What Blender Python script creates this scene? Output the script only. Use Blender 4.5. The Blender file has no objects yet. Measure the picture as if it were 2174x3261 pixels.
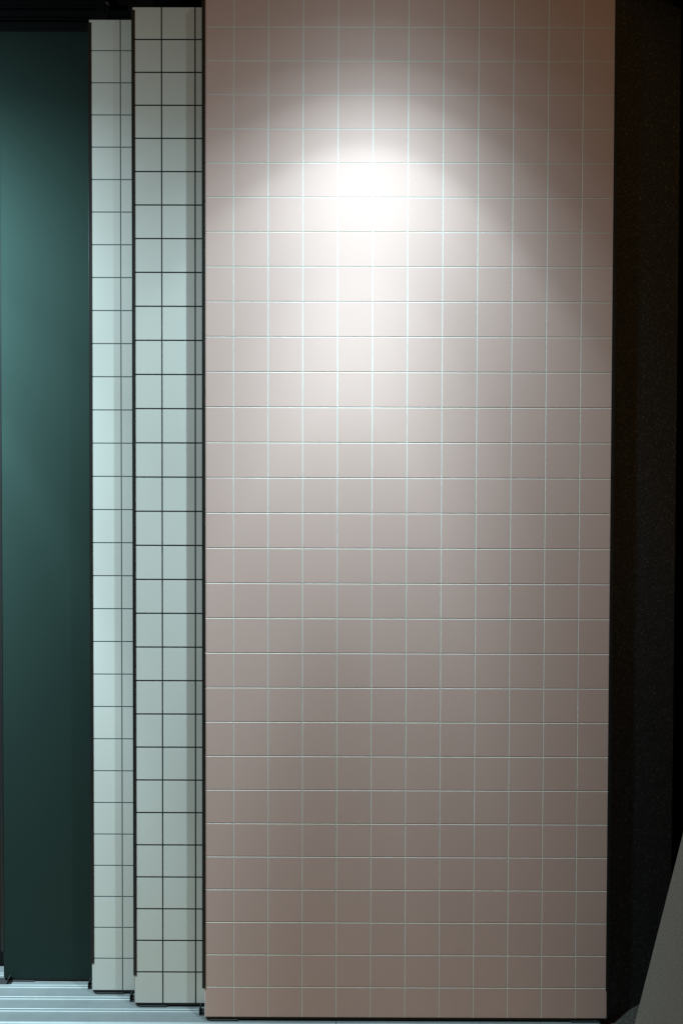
import bpy, bmesh, math, random
from mathutils import Matrix, Vector
random.seed(7)
scene = bpy.context.scene
COL = scene.collection

# ------------------------------------------------------------------ camera
cam_d = bpy.data.cameras.new("camera")
cam = bpy.data.objects.new("camera", cam_d)
COL.objects.link(cam)
R = ((0.9999942, -0.0015956, -0.0029986), (0.0016447, 0.9998635, 0.0164422), (0.0029719, -0.0164470, 0.9998603))
CAM = (0.2493, -1.4934, 1.2059)
m = Matrix([(R[i][0], R[i][2], -R[i][1], CAM[i]) for i in range(3)] + [(0, 0, 0, 1)])
cam.matrix_world = m
cam_d.sensor_fit = 'VERTICAL'
cam_d.sensor_height = 36.0
cam_d.lens = 2100 / 3261 * 36.0
cam_d.clip_start = 0.05
cam_d.clip_end = 60
scene.camera = cam

# ------------------------------------------------------------------ light
world = bpy.data.worlds.new("World")
scene.world = world
world.use_nodes = True
bg = world.node_tree.nodes["Background"]
bg.inputs[0].default_value = (1.0, 0.555, 0.17, 1)
bg.inputs[1].default_value = 0.140
scene.view_settings.view_transform = 'Standard'
scene.view_settings.look = 'None'
scene.view_settings.exposure = 0.0
scene.view_settings.gamma = 1.0


ANGLES = (0, 6, 12, 17, 21, 24, 27, 30, 33, 36, 40, 46, 54, 66, 80, 95, 120)
NARROW = (11.8, 17.6, 16.6, 11.5, 8.2, 6.8, 5.8, 4.75, 3.75, 2.28, 1.50, 0.65, 0.288, 0.130, 0.067, 0.035, 0.019)
WIDE = (11.0, 10.2, 9.3, 8.4, 7.3, 5.85, 4.60, 4.10, 2.80, 2.22, 1.80, 1.24, 0.98, 0.61, 0.229, 0.115, 0.057)


def downlight(loc, power, color, profile, radius=0.012, lean=(0.0, 0.18)):
    """ceiling spot with a photometric profile: intensity against the angle from its axis, tilted a little to the wall"""
    l = bpy.data.lights.new("downlight", 'POINT')
    l.energy = power * 18 * 4 * math.pi
    l.color = color
    l.shadow_soft_size = radius
    l.use_nodes = True
    nt = l.node_tree
    em = nt.nodes["Emission"]
    tc = nt.nodes.new("ShaderNodeTexCoord")
    sx = nt.nodes.new("ShaderNodeSeparateXYZ")
    nt.links.new(tc.outputs["Normal"], sx.inputs[0])
    ng = nt.nodes.new("ShaderNodeMath")
    ng.operation = 'MULTIPLY'
    ng.inputs[1].default_value = -0.999999
    nt.links.new(sx.outputs[2], ng.inputs[0])
    ac = nt.nodes.new("ShaderNodeMath")
    ac.operation = 'ARCCOSINE'
    nt.links.new(ng.outputs[0], ac.inputs[0])
    mr = nt.nodes.new("ShaderNodeMapRange")
    mr.inputs["From Max"].default_value = math.radians(120)
    nt.links.new(ac.outputs[0], mr.inputs["Value"])
    cr = nt.nodes.new("ShaderNodeValToRGB")
    e = cr.color_ramp.elements
    while len(e) < len(ANGLES):
        e.new(0.5)
    for k, (th, v) in enumerate(zip(ANGLES, profile)):
        e[k].position = th / 120
        e[k].color = (v / 18, v / 18, v / 18, 1)
    nt.links.new(mr.outputs[0], cr.inputs[0])
    nt.links.new(cr.outputs[0], em.inputs["Strength"])
    o = bpy.data.objects.new("downlight", l)
    COL.objects.link(o)
    o.location = loc
    o.rotation_euler = Vector((math.tan(lean[0]), math.tan(lean[1]), -1)).to_track_quat('-Z', 'Y').to_euler()
    return o


COOL = (0.695, 1.0, 1.12)
downlight((0.3520, -0.3860, 2.3900), 1.0, COOL, NARROW, lean=(-0.088, 0.1717))
downlight((-1.095, -0.3323, 2.1194), 8.1, COOL, WIDE, lean=(0.0, 0.4506))


# ------------------------------------------------------------------ materials
def mat(name, base, rough=0.5, spec=0.5, metal=0.0, noise=None, bump=None, objrand=0.0, mid=0.5):
    """noise = (scale, amount, second colour); bump = (scale, strength)"""
    mt = bpy.data.materials.new(name)
    mt.use_nodes = True
    nt = mt.node_tree
    b = nt.nodes["Principled BSDF"]
    b.inputs["Base Color"].default_value = (*base, 1)
    b.inputs["Roughness"].default_value = rough
    b.inputs["Specular IOR Level"].default_value = spec
    b.inputs["Metallic"].default_value = metal
    tc = nt.nodes.new("ShaderNodeNewGeometry")
    out = None
    if noise:
        n = nt.nodes.new("ShaderNodeTexNoise")
        n.inputs["Scale"].default_value = noise[0]
        n.inputs["Detail"].default_value = 4
        nt.links.new(tc.outputs["Position"], n.inputs["Vector"])
        r = nt.nodes.new("ShaderNodeValToRGB")
        r.color_ramp.elements[0].position = mid - 0.5 * noise[1]
        r.color_ramp.elements[1].position = mid + 0.5 * noise[1]
        r.color_ramp.elements[0].color = (*base, 1)
        r.color_ramp.elements[1].color = (*noise[2], 1)
        nt.links.new(n.outputs["Fac"], r.inputs["Fac"])
        out = r.outputs["Color"]
    if objrand:
        oi = nt.nodes.new("ShaderNodeObjectInfo")
        mr = nt.nodes.new("ShaderNodeMapRange")
        mr.inputs["To Min"].default_value = 1 - objrand
        mr.inputs["To Max"].default_value = 1 + objrand
        nt.links.new(oi.outputs["Random"], mr.inputs["Value"])
        hs = nt.nodes.new("ShaderNodeHueSaturation")
        hs.inputs["Color"].default_value = (*base, 1)
        if out:
            nt.links.new(out, hs.inputs["Color"])
        nt.links.new(mr.outputs["Result"], hs.inputs["Value"])
        out = hs.outputs["Color"]
    if out:
        nt.links.new(out, b.inputs["Base Color"])
    if bump:
        n2 = nt.nodes.new("ShaderNodeTexNoise")
        n2.inputs["Scale"].default_value = bump[0]
        n2.inputs["Detail"].default_value = 3
        nt.links.new(tc.outputs["Position"], n2.inputs["Vector"])
        bp = nt.nodes.new("ShaderNodeBump")
        bp.inputs["Strength"].default_value = bump[1]
        bp.inputs["Distance"].default_value = 0.001
        nt.links.new(n2.outputs["Fac"], bp.inputs["Height"])
        nt.links.new(bp.outputs["Normal"], b.inputs["Normal"])
    return mt


M_PINK = mat("pink_tile", (0.478, 0.312, 0.270), 0.83, 1.0, noise=(900, 0.5, (0.497, 0.328, 0.286)), bump=(1400, 0.06), objrand=0.015)
M_PINK_GROUT = mat("pale_grout", (0.60, 0.565, 0.515), 0.7, 0.3, noise=(500, 0.7, (0.52, 0.495, 0.455)))
M_WHITE = mat("white_tile", (0.480, 0.468, 0.430), 0.45, 0.5, noise=(900, 0.5, (0.497, 0.485, 0.446)), bump=(1400, 0.05), objrand=0.012)
M_GREY_GROUT = mat("grey_grout", (0.115, 0.13, 0.13), 0.7, 0.3)
M_BLACK_GROUT = mat("black_grout", (0.012, 0.014, 0.014), 0.7, 0.2)
M_TRIM = mat("black_trim", (0.008, 0.008, 0.008), 0.38, 0.30, noise=(60, 0.8, (0.010, 0.010, 0.010)))
M_GREEN = mat("green_sheet", (0.0212, 0.0390, 0.0335), 0.71, 0.5, 0.96, noise=(1500, 0.7, (0.0238, 0.043, 0.0373)), bump=(1600, 0.12))
M_ALU = mat("aluminium", (0.095, 0.101, 0.101), 0.48, 0.5, 0.3, noise=(25, 0.8, (0.118, 0.124, 0.123)), bump=(300, 0.05))
M_RIB = mat("bright_aluminium", (0.20, 0.21, 0.208), 0.4, 0.5, 0.25, noise=(40, 0.8, (0.25, 0.26, 0.258)))
M_STEEL = mat("dull_steel", (0.16, 0.16, 0.16), 0.4, 0.5, 0.5, noise=(80, 0.8, (0.2, 0.2, 0.2)))
M_RUBBER = mat("dark_plastic", (0.012, 0.013, 0.014), 0.6, 0.15, noise=(200, 0.8, (0.018, 0.019, 0.020)))
M_RAIL = mat("black_rail", (0.004, 0.004, 0.004), 0.6, 0.06, noise=(30, 0.8, (0.006, 0.006, 0.006)))
M_STONE = mat("dark_stone", (0.031, 0.035, 0.042), 0.65, 0.2, noise=(230, 0.10, (0.125, 0.130, 0.140)), bump=(300, 0.15), mid=0.62)
M_BACK = mat("black_paint", (0.004, 0.004, 0.004), 0.8, 0.08, noise=(40, 0.8, (0.005, 0.005, 0.005)))
M_CARPET = mat("grey_carpet", (0.022, 0.020, 0.017), 0.95, 0.1, noise=(300, 0.25, (0.105, 0.095, 0.082)), bump=(420, 0.8))
M_FLOOR = mat("beige_floor", (0.13, 0.092, 0.055), 0.5, 0.4, noise=(30, 0.8, (0.16, 0.115, 0.07)))
M_BOARD = mat("grey_board", (0.37, 0.43, 0.48), 0.6, 0.3, noise=(220, 0.4, (0.50, 0.56, 0.60)), bump=(200, 0.1))


# ------------------------------------------------------------------ helpers
def link(name, mesh, material=None, parent=None, loc=(0, 0, 0)):
    o = bpy.data.objects.new(name, mesh)
    COL.objects.link(o)
    if material and not mesh.materials:
        mesh.materials.append(material)
    o.location = loc
    if parent:
        o.parent = parent
    return o


def from_bm(name, bm, material, parent=None, loc=(0, 0, 0), smooth=False):
    bmesh.ops.recalc_face_normals(bm, faces=bm.faces)
    me = bpy.data.meshes.new(name)
    bm.to_mesh(me)
    bm.free()
    if smooth:
        for p in me.polygons:
            p.use_smooth = True
    return link(name, me, material, parent, loc)


def add_box(bm, x0, x1, y0, y1, z0, z1, bev=0.0):
    r = bmesh.ops.create_cube(bm, size=1.0)
    vs = r['verts']
    for v in vs:
        v.co = Vector(((x0 + x1) / 2 + v.co.x * (x1 - x0), (y0 + y1) / 2 + v.co.y * (y1 - y0), (z0 + z1) / 2 + v.co.z * (z1 - z0)))
    if bev:
        es = list({e for v in vs for e in v.link_edges})
        bmesh.ops.bevel(bm, geom=es, offset=bev, segments=2, affect='EDGES', profile=0.5)


def box(name, x0, x1, y0, y1, z0, z1, material, parent=None, bev=0.0):
    bm = bmesh.new()
    add_box(bm, x0, x1, y0, y1, z0, z1, bev)
    return from_bm(name, bm, material, parent)


def prism(bm, outline, axis, a, b):
    """outline of (u, v) pairs swept from a to b along axis 'X' (u=y, v=z) or 'Y' (u=x, v=z)"""
    def P(u, v, t):
        return (t, u, v) if axis == 'X' else (u, t, v)
    A = [bm.verts.new(P(u, v, a)) for u, v in outline]
    B = [bm.verts.new(P(u, v, b)) for u, v in outline]
    n = len(outline)
    bm.faces.new(A)
    bm.faces.new(B[::-1])
    for i in range(n):
        bm.faces.new((A[i], A[(i + 1) % n], B[(i + 1) % n], B[i]))


def thing(name, label, cat, loc=(0, 0, 0), group=None):
    o = bpy.data.objects.new(name, None)
    COL.objects.link(o)
    o.location = loc
    o.empty_display_size = 0.1
    o["label"] = label
    o["category"] = cat
    if group:
        o["group"] = group
    return o


def tag(o, label, cat, group=None, kind=None):
    o["label"] = label
    o["category"] = cat
    if group:
        o["group"] = group
    if kind:
        o["kind"] = kind
    return o


# ------------------------------------------------------------------ tiled panels
BEV, FALL, DEEP = 0.0012, 0.00045, 0.0010     # joint slope: width, depth; depth of the tile's flank
TS = 0.0755                                     # nominal tile face


def tile_verts(x0, x1, z0, z1):
    """front face on y = 0, joint slope around it, flank behind"""
    b = BEV
    k = b * 0.25
    f = [(x0 + b, 0, z0 + b), (x1 - b, 0, z0 + b), (x1 - b, 0, z1 - b), (x0 + b, 0, z1 - b)]
    g = [(x0 + b - k, FALL * 0.12, z0 + b - k), (x1 - b + k, FALL * 0.12, z0 + b - k), (x1 - b + k, FALL * 0.12, z1 - b + k), (x0 + b - k, FALL * 0.12, z1 - b + k)]
    s = [(x0, FALL, z0), (x1, FALL, z0), (x1, FALL, z1), (x0, FALL, z1)]
    t = [(x0, DEEP, z0), (x1, DEEP, z0), (x1, DEEP, z1), (x0, DEEP, z1)]
    return f + g + s + t


TILE_FACES = [(0, 1, 2, 3)] + [(r + i, r + 4 + i, r + 4 + (i + 1) % 4, r + (i + 1) % 4) for r in (0, 4, 8) for i in range(4)]
TILE_SLOT = [0] + [0] * 4 + [1] * 8             # glaze on the face and its rounded rim, joint colour on the slope


def unit_tile(material, joint):
    me = bpy.data.meshes.new("tile")
    h = TS / 2
    me.from_pydata(tile_verts(-h, h, -h, h), [], TILE_FACES)
    me.materials.append(material)
    me.materials.append(joint)
    for p, k in zip(me.polygons, TILE_SLOT):
        p.material_index = k
    me.update()
    return me


def tile_grid(panel, material, joint, xs, zs, groove, limit=300, zvis=None):
    """xs, zs: joint centres between the outer edges (both ends included), zs from top to bottom"""
    me = unit_tile(material, joint)
    g = groove / 2
    cells = []
    for j in range(len(zs) - 1):
        for i in range(len(xs) - 1):
            x0 = xs[i] + (g if i else 0)
            x1 = xs[i + 1] - (g if i < len(xs) - 2 else 0)
            z1 = zs[j] - (g if j else 0)
            z0 = zs[j + 1] + (g if j < len(zs) - 2 else 0)
            area = (x1 - x0) * (min(z1, zvis or z1) - z0)
            cells.append((area, x0, x1, z0, z1))
    order = sorted(range(len(cells)), key=lambda k: -cells[k][0])
    single = set(order[:limit])
    V, F = [], []
    for k, (a, x0, x1, z0, z1) in enumerate(cells):
        if k in single:
            o = bpy.data.objects.new("tile", me)
            COL.objects.link(o)
            o.parent = panel
            o.location = ((x0 + x1) / 2, 0, (z0 + z1) / 2)
            o.scale = ((x1 - x0) / TS, 1, (z1 - z0) / TS)
        else:
            n = len(V)
            V += tile_verts(x0, x1, z0, z1)
            F += [tuple(n + q for q in f) for f in TILE_FACES]
    if V:
        m2 = bpy.data.meshes.new("tile_border")
        m2.from_pydata(V, [], F)
        m2.materials.append(material)
        m2.materials.append(joint)
        for k, p in enumerate(m2.polygons):
            p.material_index = TILE_SLOT[k % len(TILE_SLOT)]
        m2.update()
        o = link("tile_border", m2, None, panel)
        o["kind"] = "stuff"


TOP, BOT = 2.3405, 0.0218
DEPTH = 0.030


def panel_hardware(p, xl, xr, trim_w=0.0078, lip=0.0055, right_trim=True, bracket=True):
    """black edge trims, bottom rail, glide pad and bent guide bracket, in panel coordinates (front on y = 0)"""
    bm = bmesh.new()
    xo = xl + lip - trim_w
    add_box(bm, xo, xl + lip, -0.0007, -0.0002, 0.0880, TOP - 0.0068, 0.0002)
    add_box(bm, xo, xl - 0.0004, -0.0001, DEPTH, 0.0880, TOP - 0.0068)
    from_bm("edge_trim", bm, M_TRIM, p)
    if right_trim:
        bm = bmesh.new()
        add_box(bm, xr - 0.0027, xr + 0.0048, -0.0007, -0.0002, 0.0850, TOP - 0.0068, 0.0002)
        add_box(bm, xr + 0.0004, xr + 0.0048, -0.0001, DEPTH, 0.0850, TOP - 0.0068)
        from_bm("edge_trim", bm, M_TRIM, p)
    box("bottom_rail", xl + 0.002, xr - 0.002, 0.0016, DEPTH - 0.004, BOT - 0.0062, BOT - 0.0002, M_TRIM, p, 0.0006)
    for s in ((0,) if not right_trim else (0, 1)):
        bm = bmesh.new()
        x0 = xl + 0.010 if s == 0 else xr - 0.082
        add_box(bm, x0, x0 + 0.066, -0.0006, DEPTH - 0.006, BOT - 0.0090, BOT - 0.0064, 0.0010)
        add_box(bm, x0 + 0.006, x0 + 0.058, 0.0010, DEPTH - 0.008, BOT - 0.0098, BOT - 0.0088, 0.0003)
        from_bm("glide_pad", bm, M_RUBBER, p)
    if bracket:
        bm = bmesh.new()
        y0, y1 = 0.016, 0.034
        zb = 0.0126
        prism(bm, [(xl - 0.0165, zb), (xl + 0.012, zb), (xl + 0.012, zb + 0.0016), (xl - 0.0145, zb + 0.0016), (xl - 0.0145, zb + 0.0150), (xl - 0.0165, zb + 0.0150)], 'Y', y0, y1)
        add_box(bm, xl - 0.0140, xl + 0.012, y0 + 0.003, y1 - 0.003, zb + 0.0018, zb + 0.0052, 0.0006)
        from_bm("guide_bracket", bm, M_RUBBER, p)


def hanger(p, x0, x1):
    bm = bmesh.new()
    add_box(bm, x0, x1, 0.006, DEPTH - 0.004, TOP + 0.0005, TOP + 0.022, 0.0015)
    add_box(bm, x0 + 0.012, x1 - 0.012, 0.010, 0.022, TOP + 0.022, TOP + 0.07)
    from_bm("hanger", bm, M_RAIL, p)


R0 = [2.2666, 2.1919, 2.117, 2.0415, 1.9654, 1.8887, 1.8114, 1.7335, 1.6552, 1.5764, 1.4972, 1.4178, 1.3381, 1.2584, 1.1785, 1.0987, 1.019, 0.9395, 0.8601, 0.7811, 0.7025, 0.6243, 0.5467, 0.4696, 0.3931, 0.3172, 0.2418, 0.1668, 0.092]
C0 = [0.0028, 0.0807, 0.1589, 0.2372, 0.3155, 0.3939, 0.4723, 0.5505, 0.6285, 0.7063, 0.7838]
R1 = [2.2667, 2.1919, 2.1168, 2.0413, 1.9653, 1.8887, 1.8116, 1.7339, 1.6558, 1.5773, 1.4984, 1.4193, 1.3399, 1.2605, 1.181, 1.1015, 1.022, 0.9428, 0.8637, 0.785, 0.7066, 0.6286, 0.5511, 0.4741, 0.3977, 0.3217, 0.2462, 0.1711, 0.0961]
R2 = [2.2682, 2.1931, 2.1178, 2.0422, 1.9661, 1.8896, 1.8126, 1.7351, 1.6571, 1.5788, 1.5002, 1.4213, 1.3423, 1.2631, 1.1838, 1.1046, 1.0255, 0.9464, 0.8676, 0.7891, 0.7109, 0.633, 0.5556, 0.4787, 0.4022, 0.3261, 0.2505, 0.1751, 0.0997]
XL0, XR0 = -0.0630, 0.8570
XL1, XL2, XL3 = -0.2368, -0.3520, -0.5860
G = "sliding sample panels hung side by side on the track"


def body(p, xl, xr, material):
    bm = bmesh.new()
    add_box(bm, xl + 0.0003, xr - 0.0003, DEEP - 0.0003, DEPTH - 0.002, BOT, TOP - 0.0002)
    return from_bm("grout_sheet", bm, material, p)


# nearest: pink
pink = thing("tile_panel", "wide dusty pink square-tiled panel with pale grout, nearest in the row", "tile panel", (0, 0, 0), G)
body(pink, XL0, XR0, M_PINK_GROUT)
tile_grid(pink, M_PINK, M_PINK_GROUT, [XL0] + C0 + [XR0], [TOP] + R0 + [BOT], 0.0007, zvis=2.326)
panel_hardware(pink, XL0, XR0, lip=0.0022)
hanger(pink, XL0 + 0.01, XL0 + 0.07)

# second: white tiles, black joints
mid = thing("tile_panel", "white square-tiled panel with black joints beside the pink panel", "tile panel", (0, 0.0407, 0), G)
body(mid, XL1, XL1 + 0.92, M_BLACK_GROUT)
tile_grid(mid, M_WHITE, M_BLACK_GROUT, [XL1, -0.1698, -0.0925, -0.0151], [TOP] + R1 + [BOT], 0.0014)
panel_hardware(mid, XL1, XL1 + 0.92, right_trim=False)
hanger(mid, XL1 - 0.012, XL1 + 0.05)

# third: white tiles, grey joints
far = thing("tile_panel", "white square-tiled panel with thin grey joints next to the green panel", "tile panel", (0, 0.0808, 0), G)
body(far, XL2, XL2 + 0.92, M_GREY_GROUT)
tile_grid(far, M_WHITE, M_GREY_GROUT, [XL2, -0.2778, -0.2005], [TOP] + R2 + [BOT], 0.0010)
panel_hardware(far, XL2, XL2 + 0.92, right_trim=False)
hanger(far, XL2 + 0.004, XL2 + 0.045)

# fourth: plain green sheet
green = thing("sheet_panel", "plain dark green satin panel without tiles, at the left end of the row", "panel", (0, 0.1210, 0), G)
box("sheet", XL3, XL3 + 0.92, 0.0, DEPTH, BOT, TOP, M_GREEN, green, 0.0006)
panel_hardware(green, XL3, XL3 + 0.92, right_trim=False, lip=0.0012, bracket=False)
bm = bmesh.new()
prism(bm, [(-0.640, 0.0126), (-0.572, 0.0126), (-0.568, 0.0290), (-0.570, 0.0290), (-0.574, 0.0144), (-0.640, 0.0144)], 'Y', -0.012, 0.010)
from_bm("guide_bracket", bm, M_RUBBER, green)

# ------------------------------------------------------------------ bottom track
track = thing("floor_track", "ribbed silver aluminium floor track under the sliding panels", "track", (0, 0, 0))


def track_profile():
    z = 0.0120
    pts = [(0.175, 0.002), (0.175, z)]
    for yc in (0.1460, 0.1053, 0.0673, 0.0300):
        for s in (1, -1):
            yr = yc + s * 0.0037
            pts += [(yr + 0.0013, z), (yr - 0.0013, z)]
            if s == 1:
                pts += [(yr - 0.0014, z - 0.0006), (yc - 0.0037 + 0.0014, z - 0.0006)]
        pts += [(yc - 0.0150, z), (yc - 0.0156, z - 0.0008)]
        if yc > 0.05:
            pts += [(yc - 0.0220, z - 0.0008), (yc - 0.0225, z)]
    for a in range(0, 91, 15):
        t = math.radians(a)
        pts.append((0.0040 - 0.0075 * math.sin(t) - 0.006, z - 0.0075 * (1 - math.cos(t))))
    pts.append((-0.0095, 0.002))
    return pts


for x0, x1 in ((-1.30, 0.2375), (0.2387, 0.8400)):
    bm = bmesh.new()
    prism(bm, track_profile(), 'X', x0, x1)
    length = from_bm("rail_length", bm, M_ALU, track)
    for yc in (0.1460, 0.1053, 0.0673, 0.0300):
        for s in (1, -1):
            yr = yc + s * 0.0037
            bm = bmesh.new()
            prism(bm, [(yr + 0.0012, 0.0121), (yr + 0.0008, 0.0130), (yr, 0.0133), (yr - 0.0008, 0.0130), (yr - 0.0012, 0.0121)], 'X', x0 + 0.0002, x1 - 0.0002)
            from_bm("rib", bm, M_RIB, length)
box("end_cap", 0.8402, 0.8440, -0.0115, 0.1740, 0.0015, 0.0128, M_TRIM, track, 0.0004)

# ------------------------------------------------------------------ top rail
top = thing("ceiling_track", "black overhead track that carries the sliding panels, top left", "track", (0, 0, 0))
bm = bmesh.new()
for k in range(5):
    y = 0.012 + 0.0403 * k
    add_box(bm, -1.4, 1.9, y - 0.016, y - 0.013, 2.395, 2.46)
    add_box(bm, -1.4, 1.9, y + 0.013, y + 0.016, 2.395, 2.46)
    add_box(bm, -1.4, 1.9, y - 0.016, y + 0.016, 2.4602, 2.464)
from_bm("channel", bm, M_RAIL, top)
bm = bmesh.new()
bmesh.ops.create_cone(bm, cap_ends=True, segments=28, radius1=0.0100, radius2=0.0112, depth=0.008, matrix=Matrix.Translation((-0.322, 0.106, 2.392)))
bmesh.ops.create_cone(bm, cap_ends=True, segments=6, radius1=0.0050, radius2=0.0050, depth=0.006, matrix=Matrix.Translation((-0.322, 0.106, 2.386)))
from_bm("bolt", bm, M_STEEL, top)

# ------------------------------------------------------------------ surroundings
def slab(name, pts, t, material):
    """vertical slab on the plan line pts = [(x0, y0), (x1, y1)], z0, z1"""
    (x0, y0), (x1, y1), z0, z1 = pts
    d = Vector((x1 - x0, y1 - y0, 0)).normalized()
    n = Vector((-d.y, d.x, 0)) * t
    bm = bmesh.new()
    A = [bm.verts.new((x0, y0, z)) for z in (z0, z1)] + [bm.verts.new((x1, y1, z)) for z in (z1, z0)]
    B = [bm.verts.new(v.co + n) for v in A]
    bm.faces.new(A)
    bm.faces.new(B[::-1])
    for i in range(4):
        bm.faces.new((A[i], A[(i + 1) % 4], B[(i + 1) % 4], B[i]))
    return from_bm(name, bm, material)


w = slab("return_wall", [(0.8640, 0.020), (1.062, 0.120), 0.0, 2.80], 0.024, M_STONE)
tag(w, "dark brown speckled narrow wall to the right of the pink panel", "wall")
w = box("side_wall", 1.10, 2.6, 0.150, 0.178, 0.0, 2.80, M_BACK)
tag(w, "black wall set back at the right edge beyond the speckled wall", "wall")
w = box("back_wall", -2.2, 1.9, 0.182, 0.30, 0.0, 2.80, M_BACK)
tag(w, "black wall behind the sliding panels, seen at the left edge", "wall")

fl = box("floor", -3.0, 0.8440, -4.0, 0.60, -0.05, 0.0, M_FLOOR)
fl["kind"] = "structure"
fl["label"] = "beige floor in front of the aluminium track"
cp = box("carpet", 0.8442, 3.2, -4.0, 0.60, -0.05, 0.0005, M_CARPET)
cp["kind"] = "structure"
cp["label"] = "grey speckled carpet right of the aluminium track"

# slanted board, lower right
bm = bmesh.new()
zt = 1.05


def edge_x(z):
    return 0.8314 + (z - 0.1697) * (0.9235 - 0.8314) / (0.5541 - 0.1697)


T = 0.020                                       # the slanting edge is mitred back under the face
A = [bm.verts.new(p) for p in ((edge_x(0.0012), -0.20, 0.0012), (1.45, -0.20, 0.0012), (1.45, -0.20, zt), (edge_x(zt), -0.20, zt))]
B = [bm.verts.new(p) for p in ((edge_x(0.0012) + 0.04, -0.20 + T, 0.0012), (1.45, -0.20 + T, 0.0012), (1.45, -0.20 + T, zt - 0.03), (edge_x(zt) + 0.04, -0.20 + T, zt - 0.03))]
bm.faces.new(A)
bm.faces.new(B[::-1])
for i in range(4):
    bm.faces.new((A[i], A[(i + 1) % 4], B[(i + 1) % 4], B[i]))
bd = from_bm("display_board", bm, M_BOARD)
tag(bd, "pale grey mottled board with a slanting left edge, lower right corner", "board")
